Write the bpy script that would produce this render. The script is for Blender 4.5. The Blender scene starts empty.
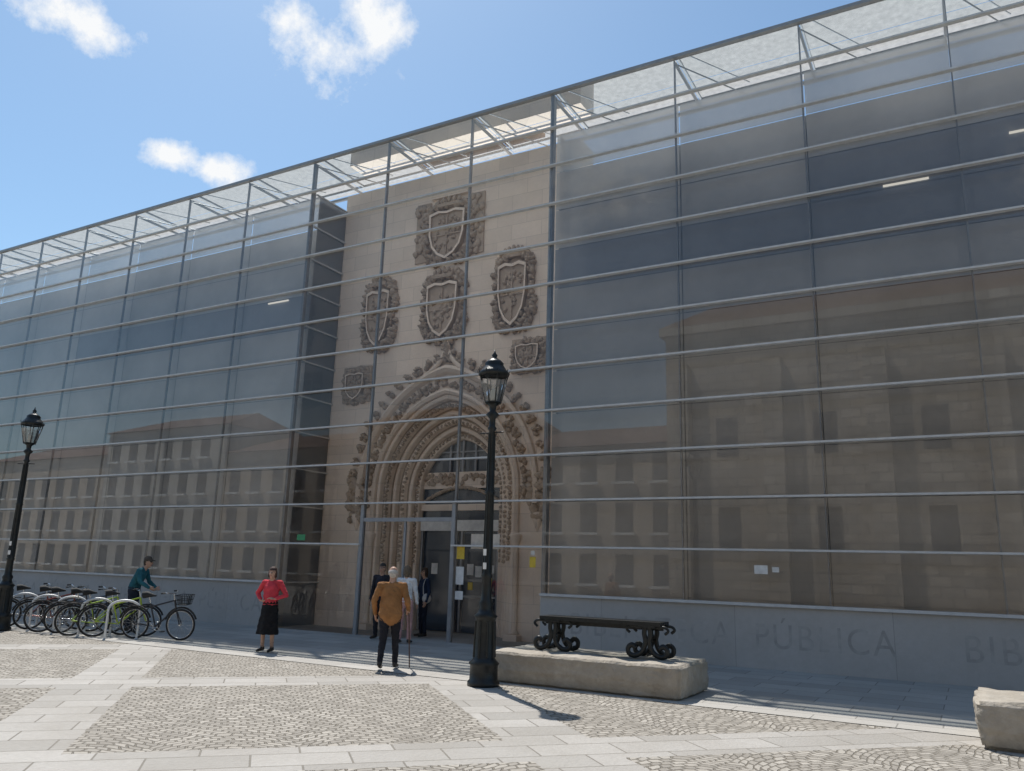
import bpy, bmesh, math, random
from mathutils import Vector, Matrix, noise
random.seed(7)
C=bpy.context
def V(*a): return Vector(a)
# ------------------------------------------------------------ materials
def new_mat(name):
    m=bpy.data.materials.new(name); m.use_nodes=True
    nt=m.node_tree; nt.nodes.clear()
    out=nt.nodes.new('ShaderNodeOutputMaterial')
    return m,nt,out
class NT:
    def __init__(s,nt): s.nt=nt
    def n(s,t,**kw):
        nd=s.nt.nodes.new('ShaderNode'+t)
        for k,v in kw.items(): setattr(nd,k,v)
        return nd
    def l(s,a,b): s.nt.links.new(a,b)
    def set(s,inp,v):
        if isinstance(v,(int,float,tuple,list)): inp.default_value=v
        else: s.l(v,inp)
    def math(s,op,a,b=0.0,c=None,clamp=False):
        nd=s.n('Math',operation=op); nd.use_clamp=clamp
        s.set(nd.inputs[0],a); s.set(nd.inputs[1],b)
        if c is not None: s.set(nd.inputs[2],c)
        return nd.outputs[0]
    def mix(s,f,a,b,blend='MIX'):
        nd=s.n('Mix',data_type='RGBA',blend_type=blend)
        s.set(nd.inputs[0],f); s.set(nd.inputs[6],a); s.set(nd.inputs[7],b)
        return nd.outputs[2]
    def noise(s,vec,scale,detail=3,rough=.55):
        nd=s.n('TexNoise'); nd.inputs['Scale'].default_value=scale; nd.inputs['Detail'].default_value=detail; nd.inputs['Roughness'].default_value=rough
        if vec is not None: s.l(vec,nd.inputs['Vector'])
        return nd.outputs[0]
    def ramp(s,f,p0,p1,c0=(0,0,0,1),c1=(1,1,1,1)):
        nd=s.n('ValToRGB'); e=nd.color_ramp.elements
        e[0].position=p0;e[1].position=p1;e[0].color=c0;e[1].color=c1
        s.l(f,nd.inputs[0]); return nd.outputs[0]
    def bump(s,h,strength=.3,dist=.02):
        nd=s.n('Bump'); nd.inputs['Strength'].default_value=strength; nd.inputs['Distance'].default_value=dist
        s.l(h,nd.inputs['Height']); return nd.outputs[0]
    def princ(s,col,rough=.7,metal=0,normal=None,spec=.5):
        nd=s.n('BsdfPrincipled'); s.set(nd.inputs['Base Color'],col); s.set(nd.inputs['Roughness'],rough)
        nd.inputs['Metallic'].default_value=metal; nd.inputs['Specular IOR Level'].default_value=spec
        if normal is not None: s.l(normal,nd.inputs['Normal'])
        return nd.outputs[0]
def c4(c): return (c[0],c[1],c[2],1)
def simple(name,col,rough=.6,metal=0,var=.15,scale=6,bump=.0,bscale=40,spec=.5):
    m,nt,out=new_mat(name); t=NT(nt)
    tc=t.n('TexCoord').outputs['Object']
    nz=t.noise(tc,scale,3)
    dark=tuple(c*(1-var) for c in col); lite=tuple(min(1,c*(1+var)) for c in col)
    cc=t.mix(t.ramp(nz,.3,.7),c4(dark),c4(lite))
    nrm=None
    if bump>0: nrm=t.bump(t.noise(tc,bscale,2),bump,.02)
    t.l(t.princ(cc,rough,metal,nrm,spec),out.inputs[0]); return m
def stone(name,col,bw=.9,bh=.42,mortar=.012,var=.18,axis='xz',bump=.35,stain=.3,contrast=.12,joint=.55,stainscale=.5):
    m,nt,out=new_mat(name); t=NT(nt)
    tc=t.n('TexCoord').outputs['Object']
    sp=t.n('SeparateXYZ'); t.l(tc,sp.inputs[0])
    cb=t.n('CombineXYZ')
    a,b=dict(xz=(0,2),yz=(1,2),xy=(0,1))[axis]
    if axis=='xz':
        t.l(t.math('ADD',sp.outputs[0],sp.outputs[1]),cb.inputs[0])
    else: t.l(sp.outputs[a],cb.inputs[0])
    t.l(sp.outputs[b],cb.inputs[1])
    br=t.n('TexBrick'); t.l(cb.outputs[0],br.inputs['Vector'])
    br.inputs['Scale'].default_value=1; br.inputs['Brick Width'].default_value=bw; br.inputs['Row Height'].default_value=bh
    br.inputs['Mortar Size'].default_value=mortar; br.inputs['Mortar Smooth'].default_value=.3
    br.inputs['Color1'].default_value=c4([c*(1-contrast) for c in col]); br.inputs['Color2'].default_value=c4([min(1,c*(1+contrast)) for c in col])
    br.inputs['Mortar'].default_value=c4([c*joint for c in col])
    big=t.ramp(t.noise(tc,stainscale,5,.65),.3,.72)
    fine=t.ramp(t.noise(tc,9,3,.7),.25,.75)
    cc=t.mix(t.math('MULTIPLY',big,stain),br.outputs[0],c4([col[0]*.62,col[1]*.58,col[2]*.52]))
    cc=t.mix(t.math('MULTIPLY',fine,var),cc,c4([col[0]*.6,col[1]*.58,col[2]*.55]))
    h=t.math('ADD',t.math('MULTIPLY',br.outputs[1],-1.0),t.math('MULTIPLY',t.noise(tc,18,2),.6))
    t.l(t.princ(cc,.85,0,t.bump(h,bump,.03) if bump>0 else None,.3),out.inputs[0]); return m
def glass(name,tint=(.965,.965,.96),boost=1.6,add=.01,dirt=0):
    m,nt,out=new_mat(name); t=NT(nt)
    tr=t.n('BsdfTransparent'); tr.inputs[0].default_value=c4(tint)
    gl=t.n('BsdfGlossy'); gl.inputs['Roughness'].default_value=.0; gl.inputs['Color'].default_value=(.95,.95,.95,1)
    fr=t.n('Fresnel'); fr.inputs[0].default_value=1.5
    f=t.math('MULTIPLY_ADD',fr.outputs[0],boost,add,clamp=True)
    mx=t.n('MixShader'); t.l(f,mx.inputs[0]); t.l(tr.outputs[0],mx.inputs[1]); t.l(gl.outputs[0],mx.inputs[2])
    if dirt>0:
        df=t.n('BsdfDiffuse'); df.inputs[0].default_value=(.7,.7,.68,1)
        mx2=t.n('MixShader'); mx2.inputs[0].default_value=dirt; t.l(mx.outputs[0],mx2.inputs[1]); t.l(df.outputs[0],mx2.inputs[2]); mx=mx2
    t.l(mx.outputs[0],out.inputs[0]); return m
def screen_mat(name,col,transp=0):
    m,nt,out=new_mat(name); t=NT(nt)
    tc=t.n('TexCoord').outputs['Object']
    sp=t.n('SeparateXYZ'); t.l(tc,sp.inputs[0])
    bay=t.math('FLOOR',t.math('DIVIDE',t.math('ADD',sp.outputs[0],8.2+28.77),2.877))
    wn=t.n('TexWhiteNoise',noise_dimensions='1D'); t.l(bay,wn.inputs['W'])
    v=t.math('ADD',t.math('MULTIPLY',wn.outputs[0],.12),.93)
    v=t.math('MULTIPLY',v,t.math('ADD',t.math('MULTIPLY',t.noise(tc,.3,5,.62),.8),.6))
    cb=t.n('VectorMath',operation='SCALE'); cb.inputs[0].default_value=col; t.l(v,cb.inputs['Scale'])
    df=t.n('BsdfDiffuse'); t.l(cb.outputs[0],df.inputs[0])
    if transp>0:
        tr=t.n('BsdfTransparent'); mx=t.n('MixShader'); mx.inputs[0].default_value=transp
        t.l(df.outputs[0],mx.inputs[1]); t.l(tr.outputs[0],mx.inputs[2]); df=mx
    t.l(df.outputs[0],out.inputs[0]); return m
# ------------------------------------------------------------ mesh builder
class MB:
    def __init__(s): s.v=[];s.f=[];s.m=[];s.sm=[]
    def add(s,vs,fs,mi=0,smooth=False):
        o=len(s.v); s.v+= [tuple(v) for v in vs]
        for f in fs: s.f.append(tuple(o+i for i in f)); s.m.append(mi); s.sm.append(smooth)
    def box(s,x0,x1,y0,y1,z0,z1,mi=0):
        vs=[(x0,y0,z0),(x1,y0,z0),(x1,y1,z0),(x0,y1,z0),(x0,y0,z1),(x1,y0,z1),(x1,y1,z1),(x0,y1,z1)]
        s.add(vs,[(0,3,2,1),(4,5,6,7),(0,1,5,4),(1,2,6,5),(2,3,7,6),(3,0,4,7)],mi)
    def quad(s,a,b,c,d,mi=0): s.add([a,b,c,d],[(0,1,2,3)],mi)
    def tube(s,p0,p1,r0,r1=None,n=8,mi=0,cap=True):
        r1=r0 if r1 is None else r1
        s.path([p0,p1],[r0,r1],n,mi,cap)
    def path(s,pts,rad,n=8,mi=0,cap=True,flat=1.0,smooth=True):
        pts=[Vector(p) for p in pts]
        if isinstance(rad,(int,float)): rad=[rad]*len(pts)
        o=len(s.v); prev=None; vs=[]
        for i,p in enumerate(pts):
            d=(pts[min(i+1,len(pts)-1)]-pts[max(i-1,0)]).normalized()
            if prev is None:
                up=Vector((0,0,1)) if abs(d.z)<.9 else Vector((0,1,0))
                a=d.cross(up).normalized()
            else:
                a=(prev-d*prev.dot(d)).normalized()
            prev=a; b=d.cross(a)
            for k in range(n):
                t=2*math.pi*k/n
                vs.append(p+a*math.cos(t)*rad[i]*flat+b*math.sin(t)*rad[i])
        fs=[]
        for i in range(len(pts)-1):
            for k in range(n):
                k2=(k+1)%n
                fs.append((i*n+k,i*n+k2,(i+1)*n+k2,(i+1)*n+k))
        s.add(vs,fs,mi,smooth)
        if cap:
            m=len(pts)-1
            s.add([vs[k] for k in range(n)],[tuple(range(n-1,-1,-1))],mi)
            s.add([vs[m*n+k] for k in range(n)],[tuple(range(n))],mi)
    def lathe(s,prof,cx=0,cy=0,n=16,mi=0,smooth=True,rot=0,z0=0):
        vs=[];fs=[]
        for r,z in prof:
            for k in range(n):
                t=2*math.pi*k/n+rot
                vs.append((cx+r*math.cos(t),cy+r*math.sin(t),z+z0))
        for i in range(len(prof)-1):
            for k in range(n):
                k2=(k+1)%n
                fs.append((i*n+k,i*n+k2,(i+1)*n+k2,(i+1)*n+k))
        fs.append(tuple(range(n-1,-1,-1))); m=len(prof)-1; fs.append(tuple(m*n+k for k in range(n)))
        s.add(vs,fs,mi,smooth)
    def torus(s,c,axis,R,r,n=32,k=6,mi=0):
        axis=Vector(axis).normalized(); a=axis.cross(Vector((0,0,1))).normalized(); b=axis.cross(a)
        vs=[];fs=[];c=Vector(c)
        for i in range(n):
            t=2*math.pi*i/n; d=a*math.cos(t)+b*math.sin(t)
            for j in range(k):
                u=2*math.pi*j/k
                vs.append(c+d*(R+r*math.cos(u))+axis*r*math.sin(u))
        for i in range(n):
            for j in range(k):
                i2=(i+1)%n;j2=(j+1)%k
                fs.append((i*k+j,i2*k+j,i2*k+j2,i*k+j2))
        s.add(vs,fs,mi,True)
    def sphere(s,c,r,n=8,m=6,mi=0,jit=0):
        if isinstance(r,(int,float)): r=(r,r,r)
        vs=[];fs=[]
        for i in range(m+1):
            ph=math.pi*i/m
            for k in range(n):
                t=2*math.pi*k/n; q=1+random.uniform(-jit,jit)
                vs.append((c[0]+r[0]*q*math.sin(ph)*math.cos(t),c[1]+r[1]*q*math.sin(ph)*math.sin(t),c[2]+r[2]*q*math.cos(ph)))
        for i in range(m):
            for k in range(n):
                k2=(k+1)%n; fs.append((i*n+k,(i+1)*n+k,(i+1)*n+k2,i*n+k2))
        s.add(vs,fs,mi,True)
    def obj(s,name,mats,parent=None,loc=None,rotz=0):
        me=bpy.data.meshes.new(name); me.from_pydata(s.v,[],s.f)
        for m in mats: me.materials.append(m)
        me.polygons.foreach_set('material_index',s.m); me.polygons.foreach_set('use_smooth',s.sm)
        me.update()
        o=bpy.data.objects.new(name,me); C.collection.objects.link(o)
        if parent: o.parent=parent
        if loc: o.location=loc
        o.rotation_euler[2]=rotz
        return o
def empty(name,loc=(0,0,0),rotz=0):
    o=bpy.data.objects.new(name,None); o.location=loc; o.rotation_euler[2]=rotz; o.empty_display_size=.2
    C.collection.objects.link(o); return o
def catmull(pts,k=6):
    P=[Vector(p) for p in pts]; P=[P[0]*2-P[1]]+P+[P[-1]*2-P[-2]]; out=[]
    for i in range(1,len(P)-2):
        for j in range(k):
            t=j/k; a,b,c,d=P[i-1:i+3]
            out.append(.5*((2*b)+(c-a)*t+(2*a-5*b+4*c-d)*t*t+(3*b-a-3*c+d)*t**3))
    out.append(P[-2]); return out
# ------------------------------------------------------------ constants
PN=1.06; Z0=1.207; S=2.877; X0=-8.20; ZT=Z0+12*PN
XL=X0-3*S; XR=-8.62; CX=-12.55; YS=1.6
XMIN=X0-17*S; XMAX=X0+9*S
# ------------------------------------------------------------ materials
M_alu=simple('aluminium',(.60,.60,.59),.45,.0,.08)
M_rail=simple('top_rail_steel',(.30,.31,.32),.45,.2,.08)
M_dalu=simple('dark_steel',(.30,.31,.325),.45,.2,.1)
M_strut=simple('painted_steel',(.42,.44,.46),.45,.1,.1)
M_glass=glass('facade_glass')
M_glass2=glass('entrance_glass',(.985,.98,.975),.9,.0)
M_topglass=glass('fritted_glass',(.90,.935,.94),1.3,.02,.075)
M_screen=screen_mat('mesh_screen',(.54,.525,.51))
M_screen2=screen_mat('mesh_screen_open',(.36,.37,.40))
M_screen3=screen_mat('mesh_screen_painted_backlight',(.68,.655,.625),.18)  # top-row screens: paler base colour stands in for sunlight from behind
M_lime=stone('limestone_ashlar',(.94,.80,.68),.95,.45,.008,.14,'xz',.3,.30,.06,.78)
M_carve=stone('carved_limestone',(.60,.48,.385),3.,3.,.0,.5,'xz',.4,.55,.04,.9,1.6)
M_plinth=stone('granite_plinth',(.50,.49,.475),2.877,3.,.006,.25,'xz',.1,.35,.05,.6)
M_inwall=stone('inner_wall',(.66,.61,.53),1.2,.6,.008,.15,'xz',.1,.3,.05,.7)
M_dark=simple('dark_interior',(.03,.032,.036),.5)
M_bluewin=simple('window_glass_dark',(.035,.05,.075),.08,0,.1,1,0,10,.8)
M_iron=simple('black_iron',(.018,.020,.020),.38,.3,.3,12,.25,60)
M_white=simple('white_paint',(.75,.75,.73),.5)
M_yellow=simple('yellow_sign',(.7,.5,.05),.5)
M_oldst=stone('old_masonry',(.60,.52,.42),1.0,.5,.05,.5,'xz',.0,.8,.38,.28,.7)
M_roof=simple('roof_tile',(.16,.09,.06),.8,0,.3,4)
M_render=simple('render_ochre',(.48,.40,.31),.8,0,.1,1)
def plaza_mat():
    m,nt,out=new_mat('plaza_paving'); t=NT(nt)
    tc=t.n('TexCoord').outputs['Object']
    mp=t.n('Mapping',vector_type='TEXTURE'); t.l(tc,mp.inputs[0])
    mp.inputs['Location'].default_value=(-7.42,-8.95,0); mp.inputs['Rotation'].default_value=(0,0,math.radians(46))
    sp=t.n('SeparateXYZ'); t.l(mp.outputs[0],sp.inputs[0])
    u,v=sp.outputs[0],sp.outputs[1]
    P=5.15;half=2.1
    def cell(x): return t.math('ABSOLUTE',t.math('SUBTRACT',t.math('MULTIPLY',t.math('FRACT',t.math('ADD',t.math('DIVIDE',x,P),.5)),P),P/2))
    cu,cv=cell(u),cell(v)
    mx=t.math('MAXIMUM',cu,cv)
    wb_=t.math('MULTIPLY_ADD',t.noise(tc,5,2),.06,half-.03)
    band=t.math('GREATER_THAN',mx,wb_)
    sc=t.math('MULTIPLY',t.math('ABSOLUTE',t.math('SINE',t.math('MULTIPLY',u,math.pi/1.35))),.42)
    v2=t.math('SUBTRACT',v,sc)
    cb=t.n('CombineXYZ'); t.l(u,cb.inputs[0]); t.l(v2,cb.inputs[1])
    wob=t.n('TexNoise'); wob.inputs['Scale'].default_value=2.6; wob.inputs['Detail'].default_value=3; t.l(tc,wob.inputs['Vector'])
    vm=t.n('VectorMath',operation='MULTIPLY_ADD'); t.l(wob.outputs[1],vm.inputs[0]); vm.inputs[1].default_value=(.2,.2,0); t.l(cb.outputs[0],vm.inputs[2])
    br=t.n('TexBrick'); t.l(vm.outputs[0],br.inputs['Vector']); br.inputs['Scale'].default_value=1
    br.inputs['Brick Width'].default_value=.135; br.inputs['Row Height'].default_value=.105; br.inputs['Mortar Size'].default_value=.013; br.inputs['Mortar Smooth'].default_value=.6
    br.inputs['Color1'].default_value=(.28,.255,.22,1); br.inputs['Color2'].default_value=(.51,.47,.41,1); br.inputs['Mortar'].default_value=(.18,.155,.12,1)
    cs=t.n('CombineXYZ'); t.l(u,cs.inputs[0]); t.l(v,cs.inputs[1])
    sl=t.n('TexBrick'); t.l(cs.outputs[0],sl.inputs['Vector']); sl.inputs['Scale'].default_value=1; sl.inputs['Brick Width'].default_value=.9; sl.inputs['Row Height'].default_value=.476
    sl.inputs['Mortar Size'].default_value=.009
    sl.inputs['Color1'].default_value=(.36,.34,.31,1); sl.inputs['Color2'].default_value=(.50,.475,.44,1); sl.inputs['Mortar'].default_value=(.21,.19,.16,1)
    col=t.mix(band,br.outputs[0],sl.outputs[0])
    big=t.ramp(t.noise(tc,.6,5,.7),.35,.7)
    col=t.mix(t.math('MULTIPLY',big,.5),col,(.29,.26,.22,1))
    fine=t.ramp(t.noise(tc,14,3,.7),.3,.75)
    col=t.mix(t.math('MULTIPLY',fine,.25),col,(.22,.2,.17,1))
    h=t.math('ADD',t.math('MULTIPLY',t.mix(band,br.outputs[1],t.math('MULTIPLY',sl.outputs[1],.5)),-1.0),t.math('MULTIPLY',t.noise(tc,22,2),.5))
    t.l(t.princ(col,.8,0,t.bump(h,.9,.03),.35),out.inputs[0]); return m
M_plaza=plaza_mat()
M_walk=stone('sidewalk_slabs',(.42,.40,.37),1.1,.55,.010,.25,'xy',.2,.45,.16,.5)
M_edge=stone('granite_edging',(.46,.44,.405),1.0,.5,.01,.2,'xy',.2,.3,.08,.5)
# ------------------------------------------------------------ ground
b=MB(); b.quad((-250,-250,0),(250,-250,0),(250,250,0),(-250,250,0)); b.obj('plaza_ground',[M_plaza])
b=MB(); b.quad((XMIN-30,-4.75,.004),(XMAX+30,-4.75,.004),(XMAX+30,2.5,.004),(XMIN-30,2.5,.004)); b.obj('sidewalk',[M_walk])
b=MB(); b.quad((XMIN-30,-5.35,.008),(XMAX+30,-5.35,.008),(XMAX+30,-4.75,.008),(XMIN-30,-4.75,.008)); b.obj('sidewalk_edging',[M_edge])
# ------------------------------------------------------------ library building
lib=empty('library_building')
def bays():
    for j in range(-17,9):
        a,b_=X0+j*S,X0+(j+1)*S
        if j==-1: b_=XR
        if j==0: a=XR
        yield j,a,b_
b=MB()
for k in range(0,13):
    z=Z0+k*PN
    if k==12: b.box(XMIN,XMAX,-.07,.06,z-.035,z+.045,1)
    elif k==0:
        b.box(XMIN,XL,-.12,.02,z-.025,z+.03,0); b.box(XR,XMAX,-.12,.02,z-.025,z+.03,0)
    elif k==1 or k==2:
        b.box(XMIN,XL+S,-.12,-.005,z-.02,z+.02,0); b.box(XL+2*S,XMAX,-.12,-.005,z-.02,z+.02,0)
        if k==2: b.box(XL+S,XL+2*S,-.12,-.005,z-.02,z+.02,0)
    else: b.box(XMIN,XMAX,-.12,-.005,z-.02,z+.02,0)
b.obj('fins',[M_alu,M_rail],lib)
b=MB()
for j in range(-17,10):
    x=X0+j*S
    if j==0: x=XR
    zb=Z0 if (j<-3 or j>0) else 0
    w=.014 if j not in (-3,0,-1,-2) else .028
    b.box(x-w,x+w,.012,.09,zb,ZT-.06,0)
    b.box(x-.025,x+.025,.12,2.3,ZT-.12,ZT-.05,1)
    b.tube((x+.05,.1,ZT-.14),(x+1.3,2.2,ZT-.14),.018,n=6,mi=1)
b.box(XMIN,XMAX,2.3,2.38,ZT-.12,ZT-.04,1)
b.obj('mullions',[M_dalu,M_strut],lib)
b=MB()
b.box(XL-.07,XL+.0,.02,.16,0,ZT-.06,0)
b.box(XR+.0,XR+.07,.02,.16,0,ZT-.06,0)
xa,xb=XL+S,XL+2*S
b.box(xa-.05,xa+.05,-.05,.01,0,Z0+2*PN-.03,0)
b.box(xb-.05,xb+.05,-.05,.01,0,Z0+2*PN-.03,0)
b.box(xa+.05,xb-.05,-.04,.01,2.85,2.95,0)
b.box(xa+1.35,xa+1.41,.0,.05,0.02,2.85,0)
b.obj('entrance_frame',[M_dalu],lib)
b=MB()
for j,xa_,xb_ in bays():
    mi=1 if -3<=j<=-1 else 0
    for k in range(0,11):
        z0=Z0+k*PN; z1=z0+PN
        if -3<=j<=-1 and k<=1: continue
        b.quad((xa_+.006,0,z0+.006),(xb_-.006,0,z0+.006),(xb_-.006,0,z1-.006),(xa_+.006,0,z1-.006),mi)
    if j in (-3,-1):
        for z0,z1 in ((.03,Z0),(Z0,Z0+PN),(Z0+PN,Z0+2*PN)):
            b.quad((xa_+.006,0,z0+.006),(xb_-.006,0,z0+.006),(xb_-.006,0,z1-.006),(xa_+.006,0,z1-.006),mi)
b.quad((xa+.05,0,2.95),(xb-.05,0,2.95),(xb-.05,0,Z0+2*PN),(xa+.05,0,Z0+2*PN),1)
b.quad((xa+.05,.03,.03),(xa+1.35,.03,.03),(xa+1.35,.03,2.85),(xa+.05,.03,2.85),1)
b.obj('glass_panes',[M_glass,M_glass2],lib)
b=MB()
for j,xa_,xb_ in bays():
    z0=Z0+11*PN
    b.quad((xa_+.006,0,z0+.03),(xb_-.006,0,z0+.03),(xb_-.006,0,ZT-.06),(xa_+.006,0,ZT-.06))
    for q in range(2):
        y0,y1=.05+q*1.175,.05+(q+1)*1.175
        b.quad((xa_+.01,y0+.01,ZT+.06),(xb_-.01,y0+.01,ZT+.06),(xb_-.01,y1-.01,ZT+.06),(xa_+.01,y1-.01,ZT+.06))
b.obj('roof_glass',[M_topglass],lib)
b=MB()
rr=random.Random(3)
for j,xa_,xb_ in bays():
    if -3<=j<=-1: continue
    a=xa_+.012; c=xb_-.012
    for k in range(0,11):
        mi=0
        if k==10: mi=3
        elif k in (7,8) and j>=3: mi=1
        elif k==7 and (j in (0,1,2) or rr.random()<.6): mi=1
        elif k==8 and j==2: mi=1
        elif k in (5,) and rr.random()<.12: mi=1
        b.quad((a,.35,Z0+k*PN+.008),(c,.35,Z0+k*PN+.008),(c,.35,Z0+(k+1)*PN-.008),(a,.35,Z0+(k+1)*PN-.008),mi)
b.quad((XR+.1,.35,.02),(XR+.1,YS,.02),(XR+.1,YS,Z0+11*PN),(XR+.1,.35,Z0+11*PN))
b.quad((XL-.02,.35,.02),(XL-.02,YS,.02),(XL-.02,YS,Z0+11*PN),(XL-.02,.35,Z0+11*PN),1)
for x0,x1 in ((XMIN,XL-.05),(XR+.12,XMAX)):
    b.quad((x0,.40,Z0),(x1,.40,Z0),(x1,.40,Z0+10*PN),(x0,.40,Z0+10*PN),2)
b.obj('mesh_screens',[M_screen,M_screen2,M_dalu,M_screen3],lib)
b=MB()
for k in range(0,12):
    z0=Z0+(k-1)*PN if k>0 else .03
    z1=Z0+k*PN
    b.quad((XL+.004,.16,z0),(XL+.004,YS,z0),(XL+.004,YS,z1-.02),(XL+.004,.16,z1-.02))
b.obj('return_glass',[M_glass],lib)
b=MB()
for k in range(0,12):
    z=Z0+k*PN
    b.box(XL+.006,XL+.07,.16,YS-.02,z-.02,z+.02)
b.obj('return_fins',[M_alu],lib)
b=MB()
for x0,x1 in ((XMIN,XL-.1),(XR+.2,XMAX)): b.box(x0,x1,2.2,2.6,0,Z0+10*PN+.12,0)
b.obj('inner_wall',[M_inwall],lib)
b=MB()
zr=Z0+10*PN
b.box(XMIN,XL-.1,2.6,26,zr-.5,zr,0); b.box(XR+.2,XMAX,2.6,26,zr-.5,zr,0)
b.box(XL-.1,XR+.2,3.2,26,zr-.5,zr,0)
b.box(XMIN,XMAX,26,26.3,0,zr,0); b.box(XMIN,XMIN+.3,2.6,26,0,zr-.5,0); b.box(XMAX-.3,XMAX,2.6,26,0,zr-.5,0)
b.obj('building_body',[simple('concrete',(.4,.39,.37),.8)],lib)
m,nt,out=new_mat('fluorescent'); t=NT(nt); e=t.n('Emission'); e.inputs[0].default_value=(1,.95,.82,1); e.inputs[1].default_value=.6; t.l(e.outputs[0],out.inputs[0])
b=MB()
for x,y,z in ((-1.0,.30,9.72),(1.3,.30,10.35),(-18.6,.30,9.6),(4.5,.30,9.9)):
    b.box(x,x+.85,y,y+.03,z,z+.04,0)
b.obj('ceiling_lights',[m],lib)
b=MB()
for x0,x1 in ((XMIN,XL),(XR,XMAX)):
    b.box(x0,x1,-.06,.34,0,Z0-.03,0)
b.obj('plinth',[M_plinth],lib)
M_letter=simple('engraved_letters',(.385,.375,.36),.8,0,.2,3)
def text(body,x,z,size,width,y=-.0605):
    cu=bpy.data.curves.new('inscription','FONT'); cu.body=body; cu.size=size; cu.extrude=.001; cu.space_character=1.15
    o=bpy.data.objects.new('inscription',cu); C.collection.objects.link(o); o.parent=lib
    o.rotation_euler=(math.pi/2,0,0); o.location=(x,y,z); cu.materials.append(M_letter)
    C.view_layer.update()
    w=o.dimensions[0]
    if w>0: o.scale[0]=width/w
for i in range(3): text('BIBLIOTECA  PÚBLICA',-7.9+i*7.6,.40,.66,6.5)
for i in range(4): text('BIBLIOTECA  PÚBLICA',XL-7-i*7.6,.40,.66,6.5)
# ------------------------------------------------------------ portal
ZS=3.75
def arch(w,n=28,z0=0.0,zs=ZS):
    pts=[(-w,z0),(-w,zs)]
    R=1.22*w; c=R-w
    a1=math.acos(c/R)
    L=[]
    for i in range(1,n+1):
        a=math.pi-a1*i/n
        L.append((c+R*math.cos(a),zs+R*math.sin(a)))
    pts+=L
    pts+=[(-x,z) for x,z in reversed(L[:-1])]
    pts+=[(w,zs),(w,z0)]
    return pts
wall=MB(); W0=2.3; xr=XR+.09; xl=XL-.02; ZTOP=13.45
A=arch(W0)
wall.box(xl,CX-W0,YS,YS+.9,0,ZTOP); wall.box(CX+W0,xr,YS,YS+.9,0,ZTOP)
ar=[p for p in A[1:-1]]
for (xa_,za_),(xb_,zb_) in zip(ar[:-1],ar[1:]):
    wall.quad((CX+xa_,YS,za_),(CX+xb_,YS,zb_),(CX+xb_,YS,ZTOP),(CX+xa_,YS,ZTOP))
wall.quad((CX-W0,YS,ZTOP),(CX+W0,YS,ZTOP),(CX+W0,YS+.9,ZTOP),(CX-W0,YS+.9,ZTOP))
wall.quad((CX-W0,YS+1.2,3.9),(CX+W0,YS+1.2,3.9),(CX+W0,YS+1.2,ZTOP),(CX-W0,YS+1.2,ZTOP))
wall.obj('portal_wall',[M_lime],lib)
pt=MB()
def sweep(profile,z0=0.0,mi=0,mis=None):
    paths=[[(CX+x,y,z) for x,z in arch(w,28,z0)] for w,y in profile]
    n=len(paths[0])
    for i in range(len(paths)-1):
        pt.add(paths[i]+paths[i+1],[(k,k+1,n+k+1,n+k) for k in range(n-1)],mis[i] if mis else mi,False)
prof=[];mis=[]
N=72
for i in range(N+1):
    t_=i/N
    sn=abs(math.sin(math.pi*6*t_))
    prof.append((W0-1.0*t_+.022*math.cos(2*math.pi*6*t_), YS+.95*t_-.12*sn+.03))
    mis.append(1 if sn<.45 else 0)  # hollows take the darker stone: crevice shade painted into the colour
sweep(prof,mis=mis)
hood=[(2.98,YS),(2.98,YS-.14),(2.9,YS-.2),(2.82,YS-.12),(2.78,YS-.02)]
sweep(hood,z0=3.4); 
hood2=[(2.42,YS),(2.42,YS-.1),(2.36,YS-.16),(2.3,YS-.1),(2.3,YS+.02)]
sweep(hood2,z0=.0)
def along(w,step,z0=ZS):
    P=[Vector((x,0,z)) for x,z in arch(w,60,z0)]
    out=[];acc=0
    for a,b_ in zip(P[:-1],P[1:]):
        L=(b_-a).length
        if L<1e-6: continue
        while acc<=L:
            q=a+(b_-a)*(acc/L); out.append((q,(b_-a).normalized())); acc+=step
        acc-=L
    return out
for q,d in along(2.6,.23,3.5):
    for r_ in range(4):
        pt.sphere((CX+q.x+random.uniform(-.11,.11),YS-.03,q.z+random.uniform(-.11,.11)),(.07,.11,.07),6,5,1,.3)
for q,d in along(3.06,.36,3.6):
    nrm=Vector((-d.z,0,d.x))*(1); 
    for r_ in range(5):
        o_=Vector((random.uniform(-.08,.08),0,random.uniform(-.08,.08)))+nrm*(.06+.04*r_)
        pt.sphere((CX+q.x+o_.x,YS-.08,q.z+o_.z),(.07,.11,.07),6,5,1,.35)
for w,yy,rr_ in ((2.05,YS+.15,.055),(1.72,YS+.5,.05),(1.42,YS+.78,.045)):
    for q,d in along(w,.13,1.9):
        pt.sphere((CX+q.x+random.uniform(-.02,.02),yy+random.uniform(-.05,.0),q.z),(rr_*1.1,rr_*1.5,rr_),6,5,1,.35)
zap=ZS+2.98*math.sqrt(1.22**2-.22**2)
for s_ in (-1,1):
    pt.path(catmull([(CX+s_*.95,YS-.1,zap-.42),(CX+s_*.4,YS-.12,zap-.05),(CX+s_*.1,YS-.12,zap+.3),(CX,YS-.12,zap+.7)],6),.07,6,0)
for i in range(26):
    pt.sphere((CX+random.uniform(-.28,.28)*(1-i/40),YS-.12,zap+.15+i*.025),(.08,.1,.07),6,5,1,.3)
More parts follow.
